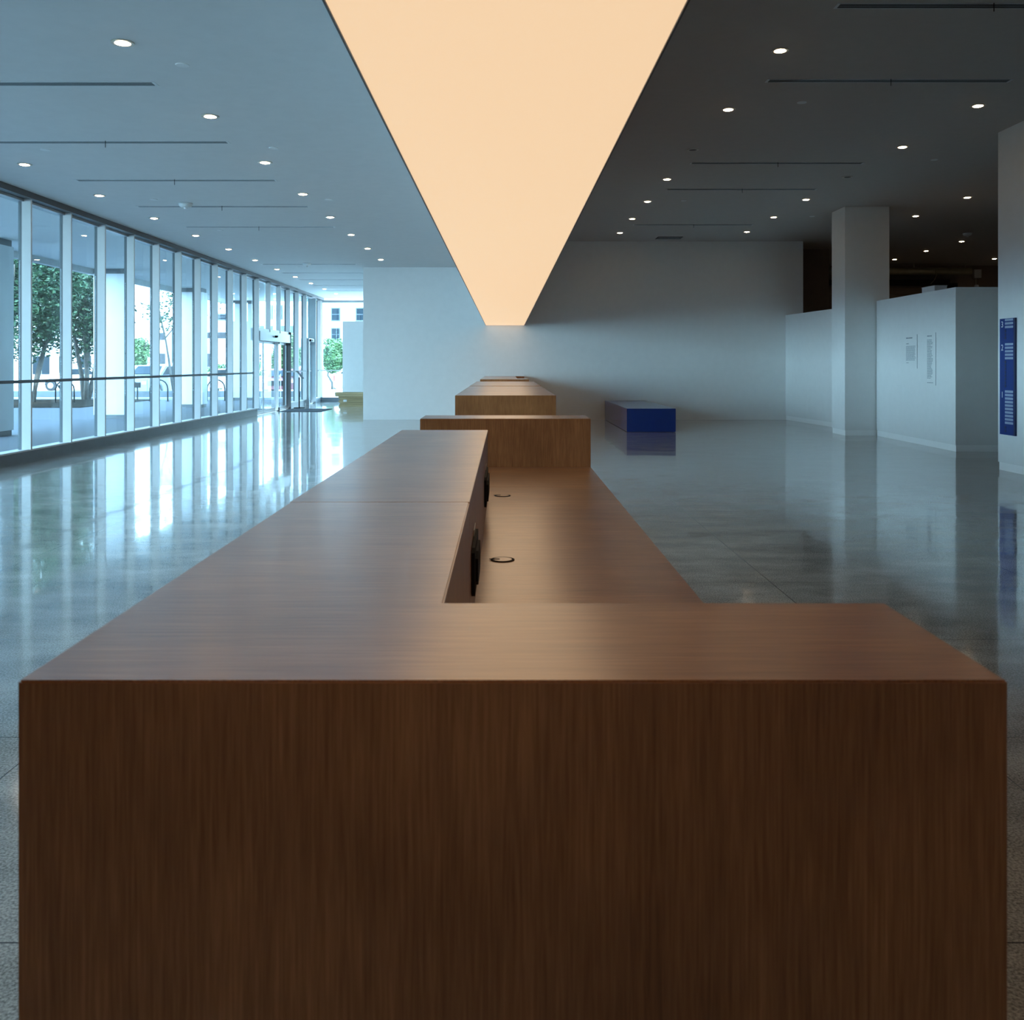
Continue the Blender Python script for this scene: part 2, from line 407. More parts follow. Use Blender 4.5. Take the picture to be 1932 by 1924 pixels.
MB().tube([(-7.83, YS0 + .2, 1.0), (-7.78, YS0 + .2, 1.0), (-7.78, YS0 + .2, 1.35), (-7.83, YS0 + .2, 1.35)], .012).build('door_handle', M['alu'], lf)
B(-7.86, -7.60, YS0 + .12, YS0 + .5, 2.50, 2.58).build('door_closer', M['black'], d2)
B(-7.96, -7.95, YS0 + .02, YS1 - .1, 2.63, CL - .141).build('pane', M['glass'], d2)
# end window at the far end of the passage
ew = empty('window_end', (-5.9, 40.1, 0), 'tall end window facing the street', kind='structure')
B(-7.74, -4.12, 40.08, 40.09, .2, CL - .15).build('pane', M['glass'], ew)
B(-7.80, -7.745, 40.0, 40.18, .19, CL - .102).box(-4.16, -4.105, 40.0, 40.18, .19, CL - .102).build('mullion', M['alu'], ew)
B(-7.74, -4.17, 40.0, 40.14, CL - .20, CL - .102).build('head_rail', M['alu_d'], ew)
B(-7.74, -4.17, 40.0, 40.03, 1.315, 1.352).build('rail', M['alu'], ew)

# ------------------------------------------------------------------ hanging light box
LB = EYE + 1.104
lb = empty('light_box', (.004, 12.8, LB), 'long cream glowing light box hanging over the counters', 'light box')
MB().box(-.548, .556, -1.6, 27.28, LB + .006, LB + .03).build('light_panel', M['membrane'], lb)
B(-.556, -.5485, -1.6, 27.28, LB, LB + .07).box(.5565, .564, -1.6, 27.28, LB, LB + .07).build('edge_trim', M['dark'], lb)
B(-.556, .564, -1.6, 27.28, LB + .0705, CR - .002).build('housing', M['ceil'], lb)
tag(lb.children[1], 'thin dark metal edge')

# ------------------------------------------------------------------ reception counters
ZT = EYE - .34; ZD = EYE - .68
W_ = M['wood']
u1 = empty('reception_counter', (0, 3.8, 0), 'brown oak reception counter nearest the camera, with a lowered desk and two cable grommets', 'counter')
MB().prism([(-.523, 1.012), (.540, 1.012), (.540, 1.3415), (-.087, 1.3415), (-.087, 2.3185), (-.527, 2.3185)], 0, ZT).build('counter_section', W_, u1, bevel=.0025)
B(-.529, -.087, 2.3200, 4.84, 0, ZT).build('counter_section', W_, u1, bevel=.0012)
B(-.0865, .565, 1.3420, 5.199, ZD - .04, ZD).build('desk_surface', W_, u1, bevel=.0012)
B(-.0865, .565, 5.2, 6.2065, ZD - .04, ZD).build('desk_surface', W_, u1, bevel=.0012)
B(-.529, -.087, 4.8405, 6.2065, ZD - .04, ZD).build('desk_surface', W_, u1, bevel=.0012)
B(-.05, .50, 2.9, 2.95, 0, ZD - .0405).build('desk_support', W_, u1)
B(-.05, .50, 4.9, 4.95, 0, ZD - .0405).build('desk_support', W_, u1)
B(-.558, .565, 6.207, 6.62, 0, EYE - .362).build('end_panel', W_, u1, bevel=.003)
def grommet(x, y):
    g = MB().ring(.0415, .0330, .0003, .0024, (x, y, ZD), 40).build('cable_grommet', M['black'], u1)
    cap = MB().lathe([(.0328, .0002), (.0328, .0026), (.032, .0030)], (x, y, ZD), 40).build('grommet_cap', M['wood'], g)
    cap.parent = g; cap.location = (0, 0, 0)
    s = B(x - .046, x - .010, y - .005, y + .005, ZD + .0031, ZD + .0040).build('cable_slot', M['black'], g)
    s.location = (0, 0, 0)
# build() subtracts the parent's world location; grommet rings sit at their parent's origin
grommet(-.008, 3.27); grommet(-.012, 4.86)
for (y0, y1, lab) in ((2.44, 2.76, 'slim black device fixed to the counter side above the nearer cable grommet'),
                      (3.96, 4.40, 'slim black device fixed to the counter side above the farther cable grommet')):
    dv = empty('power_strip', (-.0865, (y0 + y1) / 2, EYE - .545), lab, 'power strip', 'black devices on the counter side')
    MB().prism_axis([(y0, EYE - .595), (y0 + .015, EYE - .605), (y1 - .02, EYE - .605), (y1, EYE - .595), (y1, EYE - .49), (y1 - .015, EYE - .48), (y0 + .02, EYE - .48), (y0, EYE - .49)], -.0865, -.0775, 'x').build('back_plate', M['black'], dv)
    MB().prism_axis([(y0 + .05, EYE - .575), (y0 + .08, EYE - .59), (y1 - .08, EYE - .59), (y1 - .04, EYE - .575), (y1 - .04, EYE - .51), (y1 - .08, EYE - .50), (y0 + .08, EYE - .50), (y0 + .05, EYE - .515)], -.0774, -.0705, 'x').build('front_cover', M['black'], dv)
    tag(B(-.0865, -.0845, y1 - .14, y1 - .02, EYE - .4795, EYE - .462).build('metal_tab', M['alu'], dv), 'thin pale metal tab')

u2 = empty('reception_counter', (0, 14.6, 0), 'long plain oak counter block behind the lowered desk', 'counter')
B(-.560, .575, 10.6, 14.99, 0, EYE - .357).build('counter_section', W_, u2, bevel=.003)
B(-.560, .575, 15.03, 18.7, 0, EYE - .353).build('counter_section', W_, u2, bevel=.003)
u3 = empty('reception_counter', (0, 24.5, 0), 'farthest oak counter meeting the white end wall, with a recess at its right', 'counter')
B(-.570, .555, 21.7, 23.05, 0, EYE - .360).build('end_panel', W_, u3, bevel=.003)
B(-.570, .300, 23.052, 27.28, 0, EYE - .360).build('counter_section', W_, u3, bevel=.002)
B(.3005, .555, 23.052, 26.9, ZD - .04, ZD).build('desk_surface', W_, u3)
B(.3005, .555, 26.902, 27.28, 0, EYE - .360).build('end_panel', W_, u3)

# ------------------------------------------------------------------ blue bench, stand, mat, boards
bb = empty('bench', (3.47, 24.8, 0), 'long glossy blue rectangular bench against the white end wall', 'bench')
B(2.89, 4.05, 22.35, 27.27, .006, .556).build('bench_body', M['blue'], bb, bevel=.004)
B(2.93, 4.01, 22.39, 27.27, 0, .0058).build('plinth', M['black'], bb)

st = empty('sign_stand', (-7.52, 34.5, 0), 'slim black sign stand with tilted plate beside the sliding door', 'sign stand')
MB().lathe([(.20, 0), (.20, .012), (.17, .02)], (-7.52, 34.5, 0), 28).build('base', M['black'], st)
MB().tube([(-7.52, 34.5, .02), (-7.52, 34.5, 1.12)], .024, 10).build('pole', M['black'], st)
MB().tube([(-7.52, 34.5, .42), (-7.52, 34.5, .46)], .026, 10).build('collar', M['black'], st)
pl = MB(); 
c0 = Vector((-7.60, 34.5, 1.35)); c1 = Vector((-7.38, 34.5, 1.07))
n_ = Vector((.78, 0, .62)).normalized() * .012
pl.add([c0 + Vector((0, -.16, 0)), c1 + Vector((0, -.16, 0)), c1 + Vector((0, .16, 0)), c0 + Vector((0, .16, 0)),
        c0 + n_ + Vector((0, -.16, 0)), c1 + n_ + Vector((0, -.16, 0)), c1 + n_ + Vector((0, .16, 0)), c0 + n_ + Vector((0, .16, 0))],
       [(0, 1, 2, 3), (4, 5, 6, 7), (0, 1, 5, 4), (1, 2, 6, 5), (2, 3, 7, 6), (3, 0, 4, 7)])
pl.build('sign_plate', M['screen'], st)

tag(B(-7.60, -6.18, 31.75, 33.75, .0, .012).build('entrance_mat', M['matt'], None, bevel=.003), 'charcoal entrance mat on the floor before the sliding door', 'mat')

random.seed(3)
zz = 0.0
labs = ['lowest', 'second lowest', 'third', 'fourth', 'fifth', 'sixth', 'topmost']
yaw = math.radians(12)
for i in range(7):
    h = (.085, .07, .085, .06, .085, .075, .085)[i]
    x0 = -6.27 + (.05 * (i % 2) if i < 5 else -.12); y0 = 35.6 - .02 * i
    Lx, Ly = 1.9, .9
    ca, sa = math.cos(yaw * (1 if i > 4 else .4)), math.sin(yaw * (1 if i > 4 else .4))
    pts = [(x0, y0), (x0 + Lx * ca, y0 - Lx * sa), (x0 + Lx * ca + .0 * sa, y0 - Lx * sa + Ly * .6), (x0, y0 + Ly * .6)]
    o = MB().prism(pts, zz, zz + h - .004).build('plywood_sheet', M['lumber'], None, bevel=.003)
    # board shifted so its own base is its origin
    tag(o, 'yellow timber board by the low partition, %s of the stack counted from the floor' % labs[i], 'board', 'stack of timber boards')
    zz += h
tb = B(-6.06, -5.93, 35.40, 35.412, .19, .27).build('paper_tag', M['paper'], None)
tag(tb, 'small white paper tag on the front of the board stack', 'tag')
tb.location.y -= .01

# ------------------------------------------------------------------ ceiling fittings
def downlight(x, y, z, label, group, lit=True):
    o = empty('downlight', (x, y, z), label, 'ceiling light', group)
    MB().ring(.098, .068, -.010, -.0005, (x, y, z), 28).build('trim_ring', M['ringm'], o)
    MB().lathe([(.028, -.020), (.050, -.015), (.063, -.006), (.066, -.001)], (x, y, z), 24).build('lens', M['lamp'] if lit else M['unlit'], o, smooth=True)
    return o
ORD = ['first', 'second', 'third', 'fourth', 'fifth', 'sixth', 'seventh', 'eighth', 'ninth', 'tenth', 'eleventh', 'twelfth', 'thirteenth', 'fourteenth', 'fifteenth']
dproto = {}
def place(x, y, z, label, group, lit=True):
    if lit not in dproto:
        dproto[lit] = downlight(x, y, z, label, group, lit); return
    c = copy_tree(dproto[lit]); c.location = (x, y, z); c['label'] = label; c['group'] = group
for i in range(-1, 8):
    y = 8.195 + 2.437 * i
    if i < 0: continue
    place(-3.32, y, CL, 'lit round downlight, %s from the camera in the left ceiling row nearest the light box' % ORD[i], 'downlights, left ceiling inner row')
for i in range(11):
    y = 13.2 + 2.437 * i
    if i == 0: lab = 'nearest'
    place(-6.72, y, CL, 'lit round downlight, %s from the camera in the left ceiling row along the windows' % ORD[i], 'downlights, left ceiling window row')
place(-5.1, 37.5, CL, 'lit round downlight near the ceiling end above the low far partition', 'downlights, left ceiling window row')
for i, y in enumerate((10.66, 13.13, 15.6, 18.09, 20.57, 23.03, 25.5)):
    place(3.11, y, CR, ('unlit round downlight, only dark one' if i == 2 else 'lit round downlight, %s from the camera' % ORD[i]) + ' in the right ceiling row nearest the light box', 'downlights, right ceiling inner row', i != 2)
for i, y in enumerate((12.94, 15.4, 17.87, 20.33, 22.78, 25.3)):
    place(6.49, y, CR, ('unlit round downlight, only dark one' if i == 2 else 'lit round downlight, %s from the camera' % ORD[i]) + ' in the second row right of the light box', 'downlights, right ceiling second row', i != 2)
for i, y in enumerate((20.07, 22.6)):
    place(9.84, y, CR, 'lit round downlight, %s of the pair seen right of the far column top' % ('nearer' if i == 0 else 'farther'), 'downlights, right ceiling third row')
for i, y in enumerate((27.3, 29.6, 32.0)):
    place(13.22, y, CR, 'lit round downlight in the dark bay, %s from the camera in its left row' % ORD[i], 'downlights in the dark bay')
place(16.5, 31.8, CR, 'lit round downlight in the dark bay, farthest right, just left of the sign column', 'downlights in the dark bay')

def slot(x0, x1, y, z, label, group, tick=True, w_=.055):
    o = empty('air_slot', ((x0 + x1) / 2, y, z), label, 'air vent', group)
    B(x0, x1, y - w_ - .012, y - w_, z - .006, z - .0005).box(x0, x1, y + w_, y + w_ + .012, z - .006, z - .0005).box(x0 - .03, x0, y - w_ - .012, y + w_ + .012, z - .006, z - .0005).box(x1, x1 + .03, y - w_ - .012, y + w_ + .012, z - .006, z - .0005).build('frame', M['vent'], o)
    B(x0, x1, y - w_, y + w_, z - .003, z - .0005).build('slot_opening', M['slot'], o)
    mb = MB()
    for j in (-.5, 0, .5): mb.box(x0, x1, y + j * w_ - .003, y + j * w_ + .003, z - .0055, z - .0031)
    mb.build('blade', M['alu_d'], o)
    if tick: tag(B((x0 + x1) / 2 - .003, (x0 + x1) / 2 + .003, y - w_ - .020, y - w_ - .0125, z - .085, z - .0005).build('hanging_pin', M['slot'], o), 'thin dark pin hanging below the slot')
    return o
sp_ = None
ys = [9.40, 11.88, 14.35, 16.75, 19.25]
for i, y in enumerate(ys):
    lab = 'long slim linear air slot, %s from the camera in the left ceiling' % ORD[i]
    if sp_ is None: sp_ = slot(-6.50, -3.50, y, CL, lab, 'linear slots in the left ceiling')
    else:
        c = copy_tree(sp_); c.location = (-5.0, y, CL); c['label'] = lab
for i, y in enumerate((26.5, 29.0, 31.35, 33.6, 36.1)):
    lab = 'linear air slot over the far passage, %s from the camera there' % ORD[i]
    if i == 0: fp = slot(-6.82, -3.0 if False else -4.2, y, CL, lab, 'linear slots over the far passage', tick=False)
    else:
        c = copy_tree(fp); c.location.y = y; c['label'] = lab
sp2 = None
for i, y in enumerate((9.33, 11.8, 16.65, 19.15, 24.05)):
    lab = 'long slim linear air slot, %s from the camera in the right ceiling' % ORD[i]
    if sp2 is None: sp2 = slot(3.30, 6.30, y, CR, lab, 'linear slots in the right ceiling')
    else:
        c = copy_tree(sp2); c.location = (4.80, y, CR); c['label'] = lab
gv = empty('ceiling_grille', (4.62, 26.55, CR), 'short dark air grille in the ceiling close to the end wall', 'air vent')
B(4.27, 4.97, 26.3, 26.8, CR - .006, CR - .0005).build('slot_opening', M['slot'], gv)
mb = MB()
for j in range(6): mb.box(4.29, 4.95, 26.34 + j * .08, 26.36 + j * .08, CR - .012, CR - .0061)
mb.build('blade', M['alu_d'], gv)

def smoke(x, y, z, lab, g=None):
    o = empty('smoke_detector', (x, y, z), lab, 'smoke detector', g)
    MB().lathe([(.06, -.075), (.10, -.06), (.115, -.035), (.12, -.001)], (x, y, z), 24).build('detector_body', M['plate'], o, smooth=True)
    MB().lathe([(.025, -.105), (.03, -.0755)], (x, y, z), 16).build('sensor_cap', M['plate'], o)
smoke(-5.55, 16.4, CL, 'white smoke detector on the left ceiling over the fourth air slot', 'smoke detectors')
smoke(-5.5, 26.2, CL, 'white smoke detector on the left ceiling near the far passage', 'smoke detectors')
smoke(12.55, 25.6, CR, 'small smoke detector on the dark ceiling right of the far column', 'smoke detectors')
pc = None
plates = [(344, 122, 2.79, 'left ceiling, between the two nearest downlights'), (86, 282, 2.79, 'left ceiling, upper left, above the window row'),
          (516, 279, 2.79, 'left ceiling, by the third inner row downlight'), (290, 376, 2.79, 'left ceiling, right of the second window row downlight'),
          (620, 376, 2.79, 'left ceiling, right of the fourth inner row downlight'), (415, 434, 2.79, 'left ceiling, beside the fifth air slot'),
          (1513, 193, 3.54, 'right ceiling, below the second air slot'), (1763, 301, 3.54, 'right ceiling, right of the second row lamps'),
          (1532, 408, 3.54, 'right ceiling, just left of the far column'), (1290, 378, 3.54, 'right ceiling, under the fourth air slot'), (561, 503, 2.79, 'left ceiling, in front of the far passage')]
for px, py, h, where in plates:
    x, y = up(px, py, h); lab = 'small flat white sprinkler cover on the ' + where
    if pc is None:
        pc = MB().lathe([(.055, -.010), (.062, -.008), (.064, -.0005)], (0, 0, 0), 20).build('sprinkler_cover', M['plate'], None); pc.location = (x, y, EYE + h)
        tag(pc, lab, 'sprinkler', 'sprinkler covers')
    else:
        c = pc.copy(); COL.objects.link(c); c.location = (x, y, EYE + h); c['label'] = lab

# ------------------------------------------------------------------ text panels and directory
XP = 8.30
def face_x(y): return 8.30 + (y - 17.37) * (.06 / 3.85)
def pxy(px): return 8.32 * 1780 / (px - 952.5)
def pxz(py, y): return EYE + (686 - py) * y / 1780
tp = empty('wall_text', (8.31, pxy(1719), 1.5), 'shorter printed grey text column on the white partition, nearer the far column', 'text panel', 'printed wall texts')
yl, yr = pxy(1709), pxy(1727)
def lines(parent, ya, yb, za, zb, n, seed, m, fill=.45, jag=.5):
    r = random.Random(seed); mb = MB(); dz = (za - zb) / n
    for i in range(n):
        z = za - i * dz; wd = (1 - r.random() * jag)
        xx = min(face_x(yb), face_x(ya)) - .002
        y_ = ya
        end = ya + (yb - ya) * wd
        while (y_ > end if yb < ya else y_ < end):
            step = r.uniform(.025, .07); sgn = -1 if yb < ya else 1
            y2 = y_ + sgn * step
            if (sgn < 0 and y2 < end) or (sgn > 0 and y2 > end): y2 = end
            mb.box(xx, xx + .0012, min(y_, y2), max(y_, y2), z - dz * fill, z); y_ = y2 + sgn * .012
    mb.build('text_lines', m, parent)
lines(tp, yl, pxy(1721), pxz(637, yl), pxz(639.2, yl), 1, 2, M['inkline'], .95, .05)
lines(tp, yl, pxy(1714), pxz(648, yl), pxz(649.5, yl), 1, 2, M['inkline'], .9, .05)
lines(tp, yl, yr, pxz(653, yl), pxz(681, yl), 15, 4, M['inkline'], .42, .12)
lines(tp, yl, pxy(1714), pxz(684, yl), pxz(685, yl), 1, 2, M['inkline'], .9, .05)
yv = pxy(1730)
B(face_x(yv) - .008, face_x(yv) - .004, yv - .012, yv + .0, pxz(695, yv), pxz(630.5, yv)).build('panel_edge', M['alu_d'], tp)
tp2 = empty('wall_text', (8.31, pxy(1757), 1.3), 'taller printed grey text column on the white partition, nearer its corner', 'text panel', 'printed wall texts')
yl, yr = pxy(1750), pxy(1761)
lines(tp2, yl, pxy(1759), pxz(633, yl), pxz(635.2, yl), 1, 2, M['inkline'], .95, .05)
lines(tp2, yl, yr, pxz(641, yl), pxz(715, yl), 30, 9, M['inkline'], .45, .45)
lines(tp2, yl, yr, pxz(721, yl), pxz(723, yl), 1, 9, M['inkline'], .6, .02)
yv = pxy(1766.5)
B(face_x(yv) - .008, face_x(yv) - .004, yv - .012, yv, pxz(727, yv), pxz(627, yv)).build('panel_edge', M['alu_d'], tp2)

# directory sign on the near column
XD = 7.56
ds = empty('directory_sign', (XD - .02, 14.16, .56), 'tall blue directory sign with floor numbers 3, 2 and 1 on the right column', 'sign')
YA, YB = 14.37, 13.93            # left edge (far) and right edge (near) as seen from the hall
ZB_, ZT_ = .55, 2.30
bd = B(XD - .022, XD - .0005, YB + .035, YA, ZB_, ZT_).build('sign_board', M['signblue'], ds)
B(XD - .030, XD - .0005, YB, YB + .0345, ZB_, ZT_).build('edge_bar', M['sdark'], ds)
def Zs(f): return ZT_ - f * (ZT_ - ZB_)   # fraction down the sign
def strips(fracs, m, nm, y0, y1, h):
    for f in fracs:
        z = Zs(f)
        B(XD - .026, XD - .0225, y0, y1, z - h, z).build(nm, m, ds)
yA, yB = YA - .155, YB + .06
strips([.004, .034, .065], M['strip'], 'name_strip', yB, yA, .033)
strips([.213 + .0298 * i for i in range(5)], M['strip'], 'name_strip', yB, yA, .033)
strips([.618 + .0298 * i for i in range(10)], M['strip'], 'name_strip', yB, yA, .034)
strips([.098 + .029 * i for i in range(3)], M['sdark'], 'empty_holder', yA - .03, yA + .01, .040)
strips([.362 + .0295 * i for i in range(8)], M['sdark'], 'empty_holder', yA - .03, yA + .01, .042)
strips([.925, .955], M['sdark'], 'empty_holder', yA - .03, yA + .01, .040)
def glyph(ch, f, yc, size):
    cu = bpy.data.curves.new('floor_number', 'FONT'); cu.body = ch; cu.size = size; cu.extrude = .001; cu.align_x = 'CENTER'; cu.align_y = 'TOP'
    t_ = bpy.data.objects.new('tmp', cu); COL.objects.link(t_)
    dg = bpy.context.evaluated_depsgraph_get(); me = bpy.data.meshes.new_from_object(t_.evaluated_get(dg))
    bpy.data.objects.remove(t_)
    me.name = 'floor_number'; me.materials.clear(); me.materials.append(M['white'])
    o = bpy.data.objects.new('floor_number', me); COL.objects.link(o); o.parent = ds
    p = Vector((XD - .0245, yc, Zs(f))) - wloc(ds)
    o.location = p; o.rotation_euler = (PI / 2, 0, -PI / 2)
    tag(o, 'white numeral %s' % ch)
glyph('3', .015, YA - .075, .13); glyph('2', .215, YA - .075, .13); glyph('1', .622, YA - .075, .13)

# ------------------------------------------------------------------ dark bay beyond the partitions
dd = empty('air_duct', (13.2, 33.2, 4.87), 'round galvanised duct crossing the dark bay below the ceiling', 'duct')
MB().tube([(10.2, 33.2, 4.87), (16.4, 33.2, 4.87)], .125, 20).build('duct_body', M['duct'], dd, smooth=True)
for x in (11.0, 13.2, 15.1):
    MB().tube([(x, 33.2 - .13, 4.9), (x + .02, 33.04, 4.72), (x - .03, 33.1, 4.55), (x - .12, 33.2, 4.42)], .012, 6).build('hanging_cable', M['duct'], dd)
for x in (10.8, 12.6, 14.4, 16.2): MB().tube([(x, 33.2, 4.99), (x, 33.2, CR)], .01, 6).build('hanger_rod', M['duct'], dd)
rs = empty('roller_shutter', (13.0, 33.9, 0), 'dark brown corrugated roller shutter at the back of the unlit bay', 'roller shutter')
mb = MB()
for i in range(44): mb.box(9.2, 15.9, 33.90 + (.0 if i % 2 else .02), 34.0, .02 + i * .1, .02 + i * .1 + .098)
mb.build('slat_curtain', M['shutter'], rs)
B(15.92, 16.2, 33.75, 34.04, 0, 4.5).build('side_guide', M['black'], rs)
B(9.2, 15.9, 33.7, 33.89, 4.43, 4.62).build('coil_cover', M['black'], rs)
eb = empty('junction_box', (16.95, 33.9, 4.3), 'small beige electrical box on the dark back wall beside the duct end', 'electrical box')
B(16.85, 17.1, 33.85, 34.04, 4.70, 5.0).build('box_body', M['paper'], eb)
MB().tube([(16.95, 33.95, 4.7), (16.95, 33.95, 4.45)], .02, 8).build('conduit', M['duct'], eb)
MB().lathe([(.03, -.12), (.08, -.06), (.06, .0)], (16.95, 33.9, 4.45), 12).build('lamp_head', M['plate'], eb)
wb = empty('white_carton', (8.52, 18.76, 3.03), 'small white carton lying on top of the text panel partition', 'carton')
B(8.42, 8.66, 18.48, 19.05, 3.0305, 3.14).build('carton_body', M['paper'], wb, bevel=.004)
B(8.415, 8.665, 18.475, 19.055, 3.1405, 3.155).build('lid', M['paper'], wb)

# ------------------------------------------------------------------ outdoors
struct('plaza_paving', B(-30, -8.02, -8, 44.0, -.15, -.0), M['paving'], 'granite paving under the canopy').location.z = 0
struct('street', B(-140, 60, 44.02, 260, -.35, -.08), M['street'], 'sunlit street beyond the plaza')
struct('street_side', B(-140, -30.02, -8, 44, -.35, -.08), M['street'], 'sunlit street beside the plaza')
struct('planting_bed', B(-23, -15.6, 34.6, 42.1, .0, .03), M['soil'], 'mulched planting bed under the trees')
struct('low_wall', B(-26, -8.9, 43.2, 43.5, 0, .36), M['greywall'], 'low grey wall along the street')
struct('kerb_strip', B(-26, -8.9, 42.2, 42.6, 0, .10), M['kerbw'], 'pale kerb before the low wall')

def ext_column(y, lab):
    o = empty('marble_column', (-11.6, y, 0), lab, 'column', 'marble columns under the canopy')
    B(-12.07, -11.15, y + .03, y + .62, .12, EYE + 2.64).build('shaft', M['marble'], o)
    B(-12.04, -11.18, y + .06, y + .59, 0, .1195).build('plinth', M['plinth'], o)
    B(-12.04, -11.18, y + .06, y + .59, EYE + 2.6405, CL - .001).build('cap_joint', M['plinth'], o)
    return o
e1 = ext_column(20.8, 'white marble column outside at the left edge of the picture')
for y, lab in ((27.65, 'white marble column outside, second from the left edge, right of the leafy trees'), (34.75, 'white marble column outside, third from the left edge'),
               (41.6, 'white marble column outside nearest the sliding door'), (13.9, None), (7.0, None)):
    if lab is None: continue
    c = copy_tree(e1); c.location.y = y; c['label'] = lab

def leaves(center, rad, n, size, seed, name, m, parent, hollow=.35):
    r = random.Random(seed); V = []; Fc = []
    blobs = []
    for i in range(30):
        a = r.uniform(0, 2 * PI); el = r.uniform(-.9, 1); q = math.sqrt(1 - min(1, el * el)) * r.uniform(.3, .85)
        blobs.append((Vector((math.cos(a) * q * rad[0], math.sin(a) * q * rad[1], el * rad[2] * .75)), r.uniform(.28, .5)))
    for i in range(n):
        bc, br = blobs[r.randrange(30)]
        while True:
            p = Vector((r.uniform(-1, 1), r.uniform(-1, 1), r.uniform(-1, 1)))
            if hollow < p.length < 1: break
        p = Vector(center) + bc + Vector((p.x * rad[0] * br, p.y * rad[1] * br, p.z * rad[2] * br * .8))
        d1 = Vector((r.gauss(0, 1), r.gauss(0, 1), r.gauss(0, .5))).normalized() * size * r.uniform(.6, 1.3)
        d2 = d1.cross(Vector((r.gauss(0, 1), r.gauss(0, 1), r.gauss(0, 1)))).normalized() * size * .42
        k = len(V); V += [p - d1, p - d2, p + d1, p + d2]; Fc.append((k, k + 1, k + 2, k + 3))
    mb = MB(); mb.v = [tuple(v) for v in V]; mb.f = Fc; mb.m = [0] * len(Fc)
    o_ = wloc(parent)
    me = bpy.data.meshes.new(name); me.from_pydata([(a - o_.x, b - o_.y, c - o_.z) for a, b, c in mb.v], [], mb.f); me.materials.append(m)
    o = bpy.data.objects.new(name, me); COL.objects.link(o); o.parent = parent
    return o
def tree(x, y, h, rad, seed, lab, m, n=3500, size=.11, stems=3, lean=(0, 0), tr=.11, group=None, fork=1.1):
    r = random.Random(seed)
    o = empty('tree', (x, y, 0), lab, 'tree', group)
    mb = MB()
    crown = Vector((x + lean[0], y + lean[1], h - rad[2]))
    for s in range(stems):
        a = 2 * PI * s / stems + r.uniform(0, 1); q = .0 if stems == 1 else .08
        pts = [Vector((x + math.cos(a) * q, y + math.sin(a) * q, 0))]; rs = [tr]
        tgt = crown + Vector((math.cos(a) * rad[0] * .45, math.sin(a) * rad[1] * .45, .1))
        for j in range(1, 6):
            t = j / 5; p = pts[0].lerp(tgt, t) + Vector((r.gauss(0, .05), r.gauss(0, .05), 0)); pts.append(p); rs.append(tr * (1 - .6 * t))
        mb.tube(pts, rs, 8)
        for b_ in range(3):
            st_ = pts[3 + b_ % 3] if b_ < 3 else pts[-1]
            e_ = st_ + Vector((r.uniform(-1, 1) * rad[0] * .7, r.uniform(-1, 1) * rad[1] * .7, r.uniform(.4, 1.3)))
            mb.tube([st_, st_.lerp(e_, .5) + Vector((0, 0, .15)), e_], [tr * .45, tr * .3, tr * .12], 6)
    mb.build('trunk', M['bark'], o, smooth=True)
    leaves(crown, rad, n, size, seed + 1, 'foliage', m, o)
    return o
G = 'trees outside the windows'
tree(-18.9, 35.6, 8.4, (2.0, 1.3, 3.5), 11, 'leafy tree outside nearest the left edge, its trunk leaning', M['leaf'], 14000, stems=1, lean=(-.5, 0), tr=.20, group=G)
tree(-19.5, 38.8, 8.6, (2.2, 1.3, 3.6), 21, 'leafy tree outside with two stems, left of the forked one', M['leaf'], 14000, stems=2, lean=(.1, .2), tr=.13, group=G)
tree(-18.6, 41.9, 8.9, (2.4, 1.3, 3.7), 31, 'leafy tree outside with forked dark stems just left of the second marble column', M['leaf'], 15000, stems=4, lean=(.1, 0), tr=.12, group=G)
tree(-16.2, 46.5, 6.4, (2.0, 1.2, 1.7), 41, 'sparse tree whose leaf tufts show between the second and third marble columns', M['leaf'], 900, stems=2, tr=.07, group=G)
tree(-22.6, 58, 3.2, (.9, .9, .95), 51, 'small pale green tree far across the street, low between the columns', M['leaf2'], 1600, size=.14, stems=1, tr=.08, group=G)
tree(-13.0, 56, 3.3, (1.1, 1.0, 1.15), 61, 'fresh green tree seen through the sliding door', M['leaf2'], 2600, size=.14, stems=2, tr=.08, group=G)
tree(-10.9, 60, 3.3, (1.2, 1.1, 1.2), 71, 'bushy green tree seen through the end window', M['leaf2'], 3200, size=.14, stems=2, tr=.08, group=G)
def bush(x, y, r_, lab, seed):
    o = empty('shrub', (x, y, 0), lab, 'shrub', 'shrubs across the street')
    leaves((x, y, r_[2]), r_, 900, .11, seed, 'foliage', M['leaf2'], o, .1)
    MB().tube([(x, y, 0), (x, y, r_[2])], .05, 6).build('stem', M['bark'], o)
bush(-17.0, 56, (1.1, .8, .8), 'low green shrub seen right of the third marble column', 5)
bush(-14.7, 58, (1.4, .8, .9), 'low green hedge shrub seen through the left door leaf', 6)

def hoop(x, y, lab, w2=.38):
    o = empty('bike_rack', (x, y, 0), lab, 'bike rack', 'black bike hoops')
    pts = [(x - w2, y, 0), (x - w2, y, .55)] + [(x - w2 * math.cos(a), y, .55 + w2 * math.sin(a)) for a in [PI * j / 8 for j in range(1, 8)]] + [(x + w2, y, .55), (x + w2, y, 0)]
    MB().tube(pts, .028, 8).build('hoop', M['black'], o, smooth=True)
    B(x - w2 - .07, x - w2 + .07, y - .06, y + .06, .0, .012).box(x + w2 - .07, x + w2 + .07, y - .06, y + .06, .0, .012).build('foot_plate', M['black'], o)
hoop(-18.0, 38.6, 'black bike hoop between the leafy trunks')
hoop(-16.15, 40.5, 'black bike hoop just right of the second marble column')
hoop(-14.85, 40.5, 'black bike hoop in the open gap between second and third marble columns')
hoop(-12.55, 41.0, 'black bike hoop just right of the third marble column')

